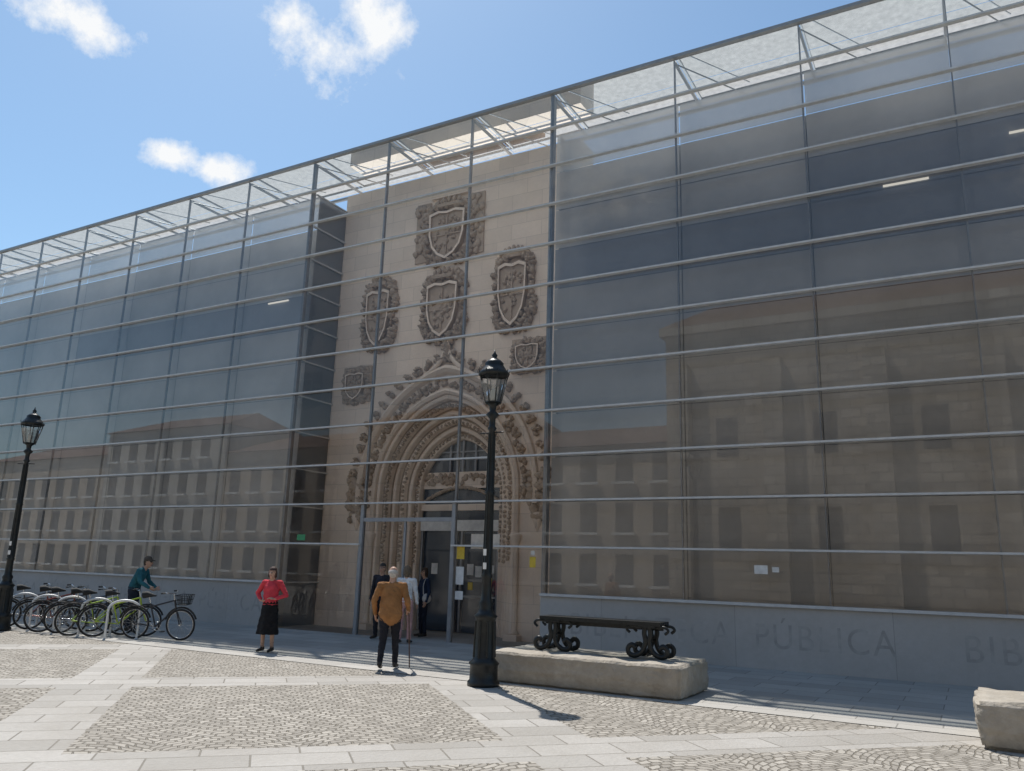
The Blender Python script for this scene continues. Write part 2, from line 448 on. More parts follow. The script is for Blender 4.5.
for s_ in (-1,1):
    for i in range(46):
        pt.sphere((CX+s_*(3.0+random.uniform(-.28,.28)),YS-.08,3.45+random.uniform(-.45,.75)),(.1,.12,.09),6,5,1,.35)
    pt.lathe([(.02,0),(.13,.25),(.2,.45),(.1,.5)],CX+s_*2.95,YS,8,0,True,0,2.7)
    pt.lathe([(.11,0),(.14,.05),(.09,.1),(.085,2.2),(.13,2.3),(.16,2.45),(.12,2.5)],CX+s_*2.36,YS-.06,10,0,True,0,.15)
    pt.box(CX+s_*2.36-.2,CX+s_*2.36+.2,YS-.25,YS-.002,0,.15,0)
Yb=YS+.96
tw=MB()
tw.box(CX-1.36,CX+1.36,Yb-.02,Yb+.2,4.0,4.42,0)
win=arch(1.28,24,4.42,4.42)
vs=[(CX+x,Yb+.05,z) for x,z in win]; 
tw.add(vs,[tuple(range(len(vs)))],1)
for x in (-.43,0,.43):
    tw.box(CX+x-.03,CX+x+.03,Yb-.02,Yb+.04,4.43,5.75-.6*abs(x),2)
tw.box(CX-1.2,CX+1.2,Yb-.015,Yb+.035,4.98,5.02,2)
tw.box(CX-1.34,CX+1.34,Yb+.05,Yb+.1,0.02,4.0,1)
tw.box(CX-1.34,CX+1.34,Yb-.06,Yb+.04,3.32,3.5,0)
tw.box(CX-1.3,CX+1.3,Yb-.1,Yb-.005,2.75,3.05,3)
for x in (-1.3,-.12,.06,1.24): tw.box(CX+x,CX+x+.06,Yb-.05,Yb+.045,0.02,2.75,2)
# notices stuck to the inner doors, floor mat strip and counter seen inside
for x,z,w_,h_,mi in ((.25,1.55,.21,.30,3),(.52,1.5,.21,.30,3),(.82,1.62,.3,.21,3),(.3,1.15,.15,.21,5),(-.95,1.55,.21,.3,3),(.85,1.2,.21,.3,5)):
    tw.box(CX+x,CX+x+w_,Yb+.040,Yb+.046,z,z+h_,mi)
tw.box(CX+.13,CX+1.23,Yb+.02,Yb+.046,.95,1.0,2)
for i in range(60):
    tw.sphere((CX+random.uniform(-1.3,1.3),Yb-.03,4.21+random.uniform(-.13,.13)),(.07,.07,.07),6,5,4,.3)
for i in range(40):
    u_=-1+2*i/39; tw.sphere((CX+u_*1.28,Yb-.03,3.55+.42*(1-u_*u_)),(.06,.08,.05),6,5,4,.3)
tw.box(CX-1.34,CX+1.34,Yb-.015,Yb+.04,3.95,4.0,0)
tw.obj('portal_doorway',[M_lime,M_bluewin,M_dalu,M_white,M_carve,M_yellow],lib)
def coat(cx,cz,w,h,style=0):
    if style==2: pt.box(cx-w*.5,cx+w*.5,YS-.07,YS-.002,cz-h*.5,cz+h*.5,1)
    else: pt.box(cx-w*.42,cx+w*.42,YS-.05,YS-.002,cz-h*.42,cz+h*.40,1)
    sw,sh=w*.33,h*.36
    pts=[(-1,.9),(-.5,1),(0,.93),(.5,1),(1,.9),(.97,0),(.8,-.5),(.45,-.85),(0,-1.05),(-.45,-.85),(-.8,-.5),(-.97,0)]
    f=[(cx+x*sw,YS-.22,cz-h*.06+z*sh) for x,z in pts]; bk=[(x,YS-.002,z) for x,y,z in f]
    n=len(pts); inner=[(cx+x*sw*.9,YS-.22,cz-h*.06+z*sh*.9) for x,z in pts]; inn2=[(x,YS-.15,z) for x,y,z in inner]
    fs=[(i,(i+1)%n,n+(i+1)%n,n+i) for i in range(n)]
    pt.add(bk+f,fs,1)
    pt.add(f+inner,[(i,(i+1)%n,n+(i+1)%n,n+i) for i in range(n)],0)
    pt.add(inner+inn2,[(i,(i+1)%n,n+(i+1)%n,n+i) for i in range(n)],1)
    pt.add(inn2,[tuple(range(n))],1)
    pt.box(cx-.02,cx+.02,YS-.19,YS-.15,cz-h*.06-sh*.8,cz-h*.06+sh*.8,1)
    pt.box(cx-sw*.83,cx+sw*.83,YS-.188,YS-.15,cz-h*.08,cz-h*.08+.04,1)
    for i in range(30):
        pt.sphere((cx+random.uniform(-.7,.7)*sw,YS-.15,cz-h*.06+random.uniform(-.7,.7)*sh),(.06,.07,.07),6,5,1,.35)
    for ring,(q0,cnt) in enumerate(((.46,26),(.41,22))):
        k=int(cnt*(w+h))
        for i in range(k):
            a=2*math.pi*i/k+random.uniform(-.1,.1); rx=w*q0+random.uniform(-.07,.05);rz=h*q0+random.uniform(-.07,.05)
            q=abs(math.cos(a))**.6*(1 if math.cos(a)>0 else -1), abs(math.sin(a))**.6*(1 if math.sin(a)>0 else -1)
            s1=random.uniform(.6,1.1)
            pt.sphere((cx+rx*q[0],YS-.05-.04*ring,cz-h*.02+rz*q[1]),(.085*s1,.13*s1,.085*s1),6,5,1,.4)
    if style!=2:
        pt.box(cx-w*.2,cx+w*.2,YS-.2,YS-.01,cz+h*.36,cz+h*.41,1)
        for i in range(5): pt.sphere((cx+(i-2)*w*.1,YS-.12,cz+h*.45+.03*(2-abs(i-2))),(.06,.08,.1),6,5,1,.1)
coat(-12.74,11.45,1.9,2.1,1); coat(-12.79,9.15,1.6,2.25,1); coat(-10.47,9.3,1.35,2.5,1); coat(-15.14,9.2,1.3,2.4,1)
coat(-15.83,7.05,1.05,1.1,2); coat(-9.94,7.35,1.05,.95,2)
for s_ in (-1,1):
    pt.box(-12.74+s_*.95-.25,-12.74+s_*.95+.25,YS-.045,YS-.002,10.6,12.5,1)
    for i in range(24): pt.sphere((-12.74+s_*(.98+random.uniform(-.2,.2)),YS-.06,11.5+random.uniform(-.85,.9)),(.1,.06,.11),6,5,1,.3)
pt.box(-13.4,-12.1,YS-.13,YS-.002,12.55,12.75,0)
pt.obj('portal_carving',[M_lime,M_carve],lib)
b=MB()
def notice(x,z,w,h,mi,y=-.008): b.box(x,x+w,y,y+.004,z,z+h,mi)
notice(-3.85,1.8,.26,.17,0); notice(-3.5,1.84,.13,.1,0); notice(-8.95,1.8,.16,.24,1); notice(-8.92,2.08,.10,.10,0)
notice(XL+2*S+.12,1.95,.22,.3,1); notice(XL+2*S+.12,1.35,.22,.42,0); notice(XL+2*S+.12,1.0,.22,.2,0)
notice(XL+2*S+.5,2.2,.8,.35,0,.015)
notice(XL+.6,2.35,.3,.16,2)
b.obj('notices',[M_white,M_yellow,simple('green_sign',(.05,.3,.12),.5)],lib)
# ------------------------------------------------------------ opposite side of the square (seen mirrored in the glass)
op=empty('historic_stone_building')
b=MB()
b.box(-15,40,-34,-28,0,15.5,0); b.box(-15.3,40.3,-34.3,-27.7,15.5,16,0)
for i in range(11):
    x=-14.6+i*5.2; b.box(x,x+1.1,-28,-27.2,0,13.5,0)
    for z in (3.2,8.2): b.box(x+2.5,x+3.7,-28.05,-27.98,z,z+2.2,1)
b.add([(-15.3,-34.3,16),(40.3,-34.3,16),(40.3,-27.7,16),(-15.3,-27.7,16),(-13,-31,18),(38,-31,18)],[(0,1,5,4),(2,3,4,5),(3,0,4),(1,2,5)],2)
b.obj('masonry',[M_oldst,M_dark,M_roof],op)
op=empty('apartment_building')
b=MB()
for i,(x0,x1,h,mi) in enumerate(((-27,-15.4,9.5,0),(-40,-27.1,12,1),(-54,-40.1,10.5,0),(-70,-54.1,13,1),(-90,-70.1,11,0))):
    b.box(x0,x1,-40,-30,0,h,mi)
    b.add([(x0-.2,-40,h),(x1+.2,-40,h),(x1+.2,-29.6,h),(x0-.2,-29.6,h),(x0+2,-35,h+2),(x1-2,-35,h+2)],[(0,1,5,4),(2,3,4,5),(3,0,4),(1,2,5)],3)
    x=x0+.8
    while x+1.2<x1:
        z=1
        while z+2<h: b.box(x,x+1.1,-30.02,-29.96,z,z+1.8,2); b.box(x-.2,x+1.3,-29.96,-29.7,z-.15,z,4); z+=3.1
        x+=2.4
b.obj('blocks',[M_render,simple('render_cream',(.5,.47,.42),.8),M_dark,M_roof,M_white],op)
# ------------------------------------------------------------ street lamps
M_lampglass=glass('lamp_glass',(.85,.87,.85),1.5,.05,.1)
def street_lamp(loc,h=5.3,rz=0):
    e=empty('street_lamp',loc,rz); b=MB()
    b.lathe([(.25,0),(.25,.06),(.22,.09),(.215,.30),(.24,.33),(.19,.38),(.165,.42),(.15,.95),(.165,1.0),(.19,1.03),(.13,1.08),(.10,1.15),(.12,1.22),(.085,1.28),(.072,1.6),(.095,1.64),(.07,1.68),(.062,2.9),(.085,2.94),(.06,2.98),(.048,3.95),(.075,3.99),(.05,4.03),(.05,4.15),(.11,4.22),(.05,4.28),(.06,4.36),(.12,4.42)],n=16,mi=0)
    for k in range(8):
        a=2*math.pi*k/8
        b.tube((.165*math.cos(a),.165*math.sin(a),.42),(.15*math.cos(a),.15*math.sin(a),.95),.02,n=5)
        b.tube((.073*math.cos(a),.073*math.sin(a),1.68),(.052*math.cos(a),.052*math.sin(a),3.9),.011,n=4)
    n=8
    for k in range(n):
        a=2*math.pi*k/n; a2=2*math.pi*(k+1)/n
        p0=V(.13*math.cos(a),.13*math.sin(a),4.42); p1=V(.235*math.cos(a),.235*math.sin(a),4.88)
        q0=V(.13*math.cos(a2),.13*math.sin(a2),4.42); q1=V(.235*math.cos(a2),.235*math.sin(a2),4.88)
        b.tube(p0,p1,.012,n=5); b.tube(p1,q1,.016,n=5); b.tube(p0,q0,.014,n=5)
        b.quad(p0*.99+V(0,0,.04),q0*.99+V(0,0,.04),q1*.98,p1*.98,1)
        b.tube(p1,p1+V(.03*math.cos(a),.03*math.sin(a),.09),.016,.004,n=5)
    b.lathe([(.25,4.88),(.265,4.91),(.22,4.96),(.17,5.03),(.15,5.06),(.16,5.09),(.11,5.14),(.06,5.17),(.035,5.2),(.05,5.23),(.02,5.27),(.006,5.33)],n=16)
    b.lathe([(.04,4.42),(.06,4.5),(.05,4.62),(.02,4.66)],n=8,mi=2)
    for k in (0,1):
        a=k*math.pi; b.tube((0,0,3.92),(.22*math.cos(a),.22*math.sin(a),3.92),.012,n=5)
    b.box(-.03,.03,-.086,-.08,1.74,1.84,2); b.box(-.035,.02,-.082,-.076,1.95,2.05,2)
    b.obj('lamp_post',[M_iron,M_lampglass,M_white],e)
    return e
street_lamp((-6.71,-5.62,0)); street_lamp((-20.05,-5.5,0),rz=.4)
# ------------------------------------------------------------ stone blocks
M_block=stone('weathered_limestone',(.50,.455,.39),50,50,.0,.6,'xz',.9,.75,.02,.9,2.2)
def block(x0,x1,y0,y1,h):
    bm=bmesh.new(); bmesh.ops.create_cube(bm,size=1)
    L,D=x1-x0,y1-y0
    for v in bm.verts: v.co=Vector((v.co.x*L,v.co.y*D,(v.co.z+.5)*h))
    bmesh.ops.bevel(bm,geom=bm.edges[:],offset=.035,segments=2,affect='EDGES')
    bmesh.ops.subdivide_edges(bm,edges=[e for e in bm.edges if e.calc_length()>.3],cuts=28,use_grid_fill=True)
    bmesh.ops.triangulate(bm,faces=[f for f in bm.faces if len(f.verts)>4])
    bm.normal_update()
    for v in bm.verts:
        q=v.co*1.0+Vector((x0,0,0))
        d=noise.noise(q*2.2)*.03+noise.noise(q*9)*.018+noise.noise(q*22)*.009
        if v.co.z>.02: v.co+=v.normal*d
        if v.co.z<h*.45:
            k=(1-v.co.z/(h*.45))*.10; v.co.x*=1-k*.6/L*1.2; v.co.y*=1-k*1.2/D
    me=bpy.data.meshes.new('stone_block'); bm.to_mesh(me); bm.free()
    for p in me.polygons: p.use_smooth=True
    me.materials.append(M_block)
    o=bpy.data.objects.new('stone_block',me); o.location=((x0+x1)/2,(y0+y1)/2,0); C.collection.objects.link(o)
block(-6.9,-3.74,-5.2,-3.75,.48); block(-.12,3.1,-6.15,-4.7,.5)
# ------------------------------------------------------------ iron bench
be=empty('iron_bench',(-5.22,-4.5,.50))
b=MB()
for xx in (-.80,.80):
    for yy in (-.15,.15):
        for s_ in (-1,1):
            P=catmull([(xx+s_*.03,yy,.46),(xx+s_*.05,yy,.36),(xx+s_*.03,yy,.24),(xx+s_*.08,yy,.10),(xx+s_*.19,yy,.03),(xx+s_*.29,yy,.05),(xx+s_*.31,yy,.13),(xx+s_*.25,yy,.18),(xx+s_*.19,yy,.14)],6)
            b.path(P,.028,8,0,True,1.4)
        b.path(catmull([(xx-.28,yy,.36),(xx-.33,yy,.41),(xx-.27,yy,.46),(xx-.1,yy,.45)],5),.022,8)
        b.path(catmull([(xx+.28,yy,.36),(xx+.33,yy,.41),(xx+.27,yy,.46),(xx+.1,yy,.45)],5),.022,8)
    b.tube((xx,-.15,.25),(xx,.15,.25),.02)
    b.tube((xx,-.15,.05),(xx,.15,.05),.02)
    b.box(xx-.14,xx+.14,-.2,.2,.44,.468)
for i in range(5):
    y=-.2+i*.085; b.box(-1.02,1.02,y,y+.07,.47,.53)
b.box(-1.0,1.0,-.02,.02,.40,.468)
b.obj('frame',[M_iron],be)
# ------------------------------------------------------------ bicycles
M_rubber=simple('rubber',(.02,.02,.02),.8); M_chrome=simple('chrome',(.6,.6,.6),.25,.9)
def bicycle(loc,rz,col,basket=False,lean=.06):
    e=empty('bicycle',loc,rz); b=MB()
    R=.34; wb=1.06; fx,rx=wb/2,-wb/2
    for cx in (fx,rx):
        b.torus((cx,0,R),(0,1,0),R-.022,.022,36,6,1); b.torus((cx,0,R),(0,1,0),R-.05,.008,36,5,2)
        for k in range(14):
            a=2*math.pi*k/14; b.tube((cx,(.02 if k%2 else -.02),R),(cx+(R-.05)*math.cos(a),0,R+(R-.05)*math.sin(a)),.0022,n=3,mi=2,cap=False)
        b.tube((cx,-.05,R),(cx,.05,R),.022,mi=2)
        b.path([(cx+(R+.03)*math.cos(a),0,R+(R+.03)*math.sin(a)) for a in [math.radians(x) for x in range(20,165,12)]],.022,5,1,True,1.)
    bb=V(-.05,0,.28); st=V(-.2,0,.78); hd=V(.36,0,.86); hb=V(.40,0,.68)
    for p,q,r in ((bb,st,.017),(bb,hb,.02),(st*.85+bb*.15,hd,.018),(hd,hb,.02)): b.tube(p,q,r,mi=0)
    for y in (-.05,.05):
        b.tube(bb,(rx,y,R),.011,mi=0); b.tube(st*.9+bb*.1,(rx,y,R),.009,mi=0); b.tube(hb,(fx,y,R),.013,mi=0)
    b.tube(st,(-.235,0,.93),.013,mi=2)
    b.path([(-.38,0,.95),(-.28,0,.965),(-.15,0,.95),(-.08,0,.945)],[.075,.07,.03,.018],8,1)
    b.tube(hd,(.33,0,1.0),.014,mi=2)
    b.path(catmull([(.18,-.29,1.03),(.28,-.25,1.04),(.34,-.08,1.01),(.34,.08,1.01),(.28,.25,1.04),(.18,.29,1.03)],4),.013,6,2)
    for s_ in (-1,1): b.tube((.18,s_*.29,1.03),(.27,s_*.26,1.04),.018,mi=1)
    b.torus((-.05,.05,.28),(0,1,0),.09,.007,20,4,2)
    b.tube((-.05,.06,.28),(.05,.09,.16),.009,mi=2); b.tube((-.05,-.06,.28),(-.15,-.09,.40),.009,mi=2)
    b.box(.02,.1,.07,.16,.15,.17,1); b.box(-.19,-.11,-.16,-.07,.39,.41,1)
    b.tube((-.05,.05,.37),(rx,.05,R+.03),.004,n=4,mi=1); b.tube((-.05,.05,.19),(rx,.05,R-.03),.004,n=4,mi=1)
    for y in (-.06,.06): b.tube((-.25,y,.72),(-.72,y,.72),.006,mi=1); b.tube((-.62,y,.72),(rx,y,R),.005,mi=1)
    if basket:
        for z,s2 in ((.78,.11),(.88,.13),(.98,.15)):
            P=[(.58-s2,-s2*1.1,z),(.58+s2,-s2*1.1,z),(.58+s2,s2*1.1,z),(.58-s2,s2*1.1,z),(.58-s2,-s2*1.1,z)]
            for p,q in zip(P[:-1],P[1:]): b.tube(p,q,.007,n=4,mi=1)
        for k in range(24):
            a=2*math.pi*k/24; c_,s_=math.cos(a),math.sin(a); mm=max(abs(c_),abs(s_)); c_/=mm; s_/=mm
            b.tube((.58+.11*c_,.12*s_,.78),(.58+.15*c_,.165*s_,.98),.006,n=3,mi=1)
        b.box(.48,.68,-.11,.11,.775,.785,1)
    o=b.obj('frame',[simple('bike_paint',col,.35,.2),M_rubber,M_chrome],e)
    e.rotation_euler=(lean,0,rz)
dirb=math.atan2(.62,.78)
bicycle((-15.9,-4.4,0),dirb-.25,(.03,.03,.035),True,.08)
bicycle((-17.0,-4.55,0),dirb+.35,(.40,.50,.04),False,-.06)
bicycle((-17.55,-4.75,0),dirb+.45,(.3,.42,.05),False,.05)
bicycle((-18.2,-4.6,0),dirb+.3,(.05,.07,.12),False,.07)
bicycle((-18.8,-4.7,0),dirb+.4,(.08,.08,.09),False,-.05)
bicycle((-19.6,-4.5,0),dirb+.3,(.25,.06,.04),False,.06)
bicycle((-20.4,-4.6,0),dirb+.35,(.06,.06,.07),False,.06)
def rack(loc,rz):
    b=MB(); P=[(-.32,0,0),(-.32,0,.62)]+[(-.32+.32*(1-math.cos(a)),0,.62+.2*math.sin(a)) for a in [math.radians(x) for x in range(15,180,15)]]+[(.32,0,.62),(.32,0,0)]
    b.path(P,.026,8,0); b.lathe([(.05,0),(.05,.012)],-.32,0,10); b.lathe([(.05,0),(.05,.012)],.32,0,10)
    b.obj('bicycle_rack',[simple('galvanised',(.65,.65,.64),.45,.2)],None,loc,rz)
for i in range(5): rack((-16.5-i*.95,-4.85,.004),dirb+.25)
# ------------------------------------------------------------ people
def cloth(name,col,rough=.85): return simple(name,col,rough,0,.22,6,.6,22,.2)
M_skin=simple('skin',(.50,.30,.21),.55,0,.06,10); 
DEF=dict(pelvis=(0,0,.97),waist=(0,.01,1.10),chest=(0,.01,1.30),neck=(0,-.01,1.48),head=(0,.025,1.635),
 shR=(.185,-.01,1.43),shL=(-.185,-.01,1.43),elR=(.25,-.03,1.14),elL=(-.25,-.03,1.14),wrR=(.26,.06,.90),wrL=(-.26,.06,.90),
 hipR=(.09,0,.93),hipL=(-.09,0,.93),knR=(.105,.02,.51),knL=(-.105,.02,.51),anR=(.11,-.02,.09),anL=(-.11,-.02,.09),toR=(.125,.15,.035),toL=(-.125,.15,.035))
def capsule(p0,p1,r0,r1,side=None,sq0=1.,sq1=1.,n=14,m=4):
    p0=Vector(p0);p1=Vector(p1);d=p1-p0; L=d.length; d=d/L if L>1e-6 else Vector((0,0,1))
    a=Vector(side) if side is not None else (Vector((1,0,0)) if abs(d.x)<.8 else Vector((0,1,0)))
    a=(a-d*a.dot(d)).normalized(); c=d.cross(a)
    vs=[];fs=[];rings=[]
    for i in range(1,m+1):
        t=math.pi/2*i/m; rings.append((p0-d*r0*math.cos(t)*.9,r0*math.sin(t),sq0))
    for i in range(m):
        t=math.pi/2*i/m; rings.append((p1+d*r1*math.sin(t)*.9,r1*math.cos(t),sq1))
    for p,r,s in rings:
        for k in range(n):
            u=2*math.pi*k/n; vs.append(p+a*r*math.cos(u)+c*r*s*math.sin(u))
    for i in range(len(rings)-1):
        for k in range(n):
            k2=(k+1)%n; fs.append((i*n+k,i*n+k2,(i+1)*n+k2,(i+1)*n+k))
    e0=len(vs); vs.append(p0-d*r0*.9); e1=len(vs); vs.append(p1+d*r1*.9)
    for k in range(n):
        k2=(k+1)%n; fs.append((e0,k2,k)); q=(len(rings)-1)*n; fs.append((e1,q+k,q+k2))
    return vs,fs
def person(name,loc,rz,H,J,mats,hair='short',skirt=False,cap=None,longcoat=False,bag=None,cane=False,bulk=1.0,voxel=.0095,sleeves='long'):
    j=dict(DEF); j.update(J); j={k:Vector(v) for k,v in j.items()}
    e=empty(name,loc,rz); parts=[]
    def P(tag,a,b_,r0,r1,side=None,s0=1.,s1=1.): parts.append((tag,Vector(a),Vector(b_),r0,r1,side,s0,s1))
    X=(1,0,0)
    B=bulk
    P('top',j['waist'],j['chest'],.150*B,.168*B,X,.74,.68)
    P('top',j['chest'],j['chest']*.45+j['neck']*.55,.168*B,.12,X,.66,.6)
    P('top',j['pelvis']+Vector((0,0,.03)),j['waist'],.158*B,.150*B,X,.74,.74)
    P('top',j['shR'],j['shL'],.062,.062)
    P('bot',j['pelvis']-Vector((0,0,.04)),j['pelvis']+Vector((0,0,.0)),.155*B,.155*B,X,.74,.72)
    P('skin',j['neck']-Vector((0,0,.03)),j['head']-Vector((0,.01,.06)),.056,.054)
    hd=j['head']
    P('skin',hd+Vector((0,-.012,.025)),hd+Vector((0,.0,.028)),.078,.078,X,1.18,1.15)
    P('skin',hd+Vector((0,.02,-.03)),hd+Vector((0,.035,-.075)),.06,.038,X,1.1,1.)
    P('skin',hd+Vector((0,.088,.01)),hd+Vector((0,.108,-.022)),.010,.014)
    for s in (-1,1):
        P('skin',hd+Vector((s*.078,0,.015)),hd+Vector((s*.08,0,-.02)),.014,.011,(0,1,0),.6,.6)
    P('lip',hd+Vector((-.018,.082,-.052)),hd+Vector((.018,.082,-.052)),.007,.007)
    for s in (-1,1): P('eye',hd+Vector((s*.03,.084,.012)),hd+Vector((s*.036,.083,.012)),.0085,.0085)
    if hair=='balding':
        P('hair',hd+Vector((0,-.05,.0)),hd+Vector((0,-.05,-.025)),.080,.066,X,.72,.75)
        for s in (-1,1): P('hair',hd+Vector((s*.062,-.02,.03)),hd+Vector((s*.062,-.03,-.01)),.026,.024)
    elif hair:
        P('hair',hd+Vector((0,-.03,.05)),hd+Vector((0,-.005,.06)),.083,.08,X,1.15,1.12)
        P('hair',hd+Vector((0,-.045,.02)),hd+Vector((0,-.05,-.03)),.078,.06,X,.9,.9)
        if hair=='bob':
            for s in (-1,1): P('hair',hd+Vector((s*.07,-.01,.04)),hd+Vector((s*.078,-.015,-.07)),.03,.028)
            P('hair',hd+Vector((0,-.06,.0)),hd+Vector((0,-.06,-.09)),.075,.06,X,.7,.6)
    if cap:
        P('cap',hd+Vector((0,-.01,.075)),hd+Vector((0,-.005,.085)),.088,.082,X,1.2,1.15)
        P('cap',hd+Vector((0,.06,.06)),hd+Vector((0,.13,.05)),.07,.055,X,.18,.15)
    for s in 'RL':
        sg=1 if s=='R' else -1
        sh,el,wr=j['sh'+s],j['el'+s],j['wr'+s]
        ab=1+(B-1)*.5
        P('top',sh,el,.060*ab,.048*ab)
        if sleeves=='long': P('top',el,wr+(el-wr)*.04,.048*ab,.036)
        else: P('top',el,el+(wr-el)*.12,.047,.043); P('skin',el,wr,.042,.027)
        dr=(j.get('hd'+s)-wr).normalized() if ('hd'+s) in j else (wr-el).normalized()
        fw=Vector((0,1,0))
        across=(fw-dr*fw.dot(dr))
        if across.length<.2: across=Vector((1,0,0))-dr*dr.x
        across.normalize(); nrm=dr.cross(across); 
        if nrm.x*sg>0: nrm=-nrm
        P('skin',wr-dr*.02,wr+dr*.075,.030,.040,across,.55,.45)
        for i,(o_,l_) in enumerate(((.030,.070),(.010,.078),(-.011,.072),(-.030,.056))):
            k0=wr+dr*.085+across*o_; k1=k0+dr*l_*.5+nrm*.010; k2=k1+dr*l_*.38+nrm*.024
            if cane and s=='R': k1=k0+nrm*.035+dr*.015; k2=k1-dr*.03+nrm*.012
            P('skin',k0,k1,.0105,.0095); P('skin',k1,k2,.0095,.0085)
        t0=wr+dr*.02+across*.03; t1=t0+across*.028+dr*.03+nrm*.01; t2=t1+dr*.03+nrm*.008
        P('skin',t0,t1,.014,.0115); P('skin',t1,t2,.0115,.0095)
        hp,kn,an,to=j['hip'+s],j['kn'+s],j['an'+s],j['to'+s]
        if skirt: P('leg',kn,an,.056,.036)
        else:
            P('bot',hp,kn,.092*B,.066); P('bot',kn,an+Vector((0,0,.02)),.066,.052)
        P('shoe',an+Vector((0,-.03,-.035)),to,.042,.040,X,.95,.7)
        P('shoe',an+Vector((0,0,.01)),an+Vector((0,-.02,-.03)),.043,.045)
    if longcoat: P('top',j['pelvis']-Vector((0,0,.06)),j['waist'],.175*B,.16*B,X,.78,.74)
    sv=[];sf=[]
    if skirt:
        top=j['waist'].z-.04; bot=.36; n=28; rings=[]
        prof=[(top,.135),(j['pelvis'].z+.02,.168),(j['pelvis'].z-.1,.185),(.7,.20),(.5,.225),(bot,.245)]
        for z,r in prof:
            fold=.10*max(0,(top-z)/(top-bot))**1.2
            rings.append([Vector((j['pelvis'].x*1+(r*(1+fold*math.sin(5*u)))*math.cos(u),j['pelvis'].y+(r*.74*(1+fold*math.sin(5*u)))*math.sin(u),z)) for u in [2*math.pi*k/n for k in range(n)]])
        for r in rings: sv+=r
        for i in range(len(rings)-1):
            for k in range(n):
                k2=(k+1)%n; sf.append((i*n+k,(i+1)*n+k,(i+1)*n+k2,i*n+k2))
        sf.append(tuple(range(n))); q=(len(rings)-1)*n; sf.append(tuple(q+k for k in range(n-1,-1,-1)))
        parts.append(('bot',Vector((0,0,top)),Vector((0,0,bot+.02)),.16,.25,X,.74,.74))
    vs=[];fs=[]
    for tag,a,b_,r0,r1,sd,s0,s1 in parts:
        if skirt and tag=='bot' and r1==.25: 
            o=len(vs); vs+=sv; fs+=[tuple(o+i for i in f) for f in sf]; continue
        v_,f_=capsule(a,b_,r0,r1,sd,s0,s1); o=len(vs); vs+=v_; fs+=[tuple(o+i for i in f) for f in f_]
    me=bpy.data.meshes.new(name+'_raw'); me.from_pydata([tuple(v) for v in vs],[],fs)
    ob=bpy.data.objects.new('body',me); C.collection.objects.link(ob)
    md=ob.modifiers.new('r','REMESH'); md.mode='VOXEL'; md.voxel_size=voxel
    md2=ob.modifiers.new('s','SMOOTH'); md2.iterations=3; md2.factor=.5
    dg=C.evaluated_depsgraph_get(); ev=ob.evaluated_get(dg); nm=bpy.data.meshes.new_from_object(ev)
    ob.modifiers.clear(); ob.data=nm; bpy.data.meshes.remove(me)
    tags=list(mats.keys())
    nm.materials.clear()
    for t_ in tags: nm.materials.append(mats[t_])
    idx={t_:i for i,t_ in enumerate(tags)}
    pr=[]
    for tag,a,b_,r0,r1,sd,s0,s1 in parts:
        d=b_-a; L=d.length; d=d/L
        aa=Vector(sd) if sd is not None else (Vector((1,0,0)) if abs(d.x)<.8 else Vector((0,1,0)))
        aa=(aa-d*aa.dot(d)).normalized(); cc=d.cross(aa)
        pr.append((idx[tag if tag in idx else 'skin'],a,d,L,r0,r1,aa,cc,s0,s1))
    mi=[]
    for p in nm.polygons:
        c=p.center; best=9;bi=0
        for q in pr:
            w=c-q[1]; t_=max(0,min(q[3],w.dot(q[2]))); k=t_/q[3]; r=q[4]+(q[5]-q[4])*k
            if (w.length-q[3])>r*3+.1: continue
            w=w-q[2]*t_; s=q[8]+(q[9]-q[8])*k
            x=w.dot(q[6])/r; y=w.dot(q[7])/(r*s); z=w.dot(q[2])/(r*.9)
            dd=(math.sqrt(x*x+y*y+z*z)-1)*r*min(1,s)
            if abs(dd)<best: best=abs(dd);bi=q[0]
        mi.append(bi)
    nm.polygons.foreach_set('material_index',mi); nm.polygons.foreach_set('use_smooth',[True]*len(mi))
    cl=set(idx[k] for k in ('top','bot') if k in idx); cv=set()
    for p,m_ in zip(nm.polygons,mi):
        if m_ in cl: cv.update(p.vertices)
    nrms=[v.normal.copy() for v in nm.vertices]
    for i in cv:
        v=nm.vertices[i]; q=Vector((v.co.x*9,v.co.y*9,v.co.z*16+v.co.x*8))
        v.co+=nrms[i]*(noise.noise(q+Vector(loc))*.011+noise.noise(q*2.3)*.005)
    nm.update()
    ob.parent=e
    sc=H/1.76; e.scale=(sc,sc,sc)
    if cane:
        b=MB(); h=j['wrR']+(j['hdR']-j['wrR']).normalized()*.10
        b.tube((h.x,h.y,h.z),(h.x+.05,h.y+.10,0.0),.012,.010,8)
        b.path(catmull([(h.x,h.y+.05,h.z+.0),(h.x,h.y+.01,h.z+.02),(h.x,h.y-.06,h.z+.01),(h.x,h.y-.08,h.z-.02)],4),.013,8)
        b.obj('walking_cane',[simple('cane_wood',(.10,.05,.03),.5)],e)
    if bag:
        b=MB(); bx,by,bz,col=bag
        b.sphere((bx,by,bz),(.06,.13,.13),14,10,0)
        b.path(catmull([(bx,by-.1,bz+.1),(bx*.9,by-.08,bz+.35),(j['shL' if bx<0 else 'shR'].x*.7,0,1.50),(bx*.9,by+.1,bz+.35),(bx,by+.1,bz+.1)],5),.012,6,0)
        b.obj('handbag',[simple('bag_leather',col,.6)],e)
    return e
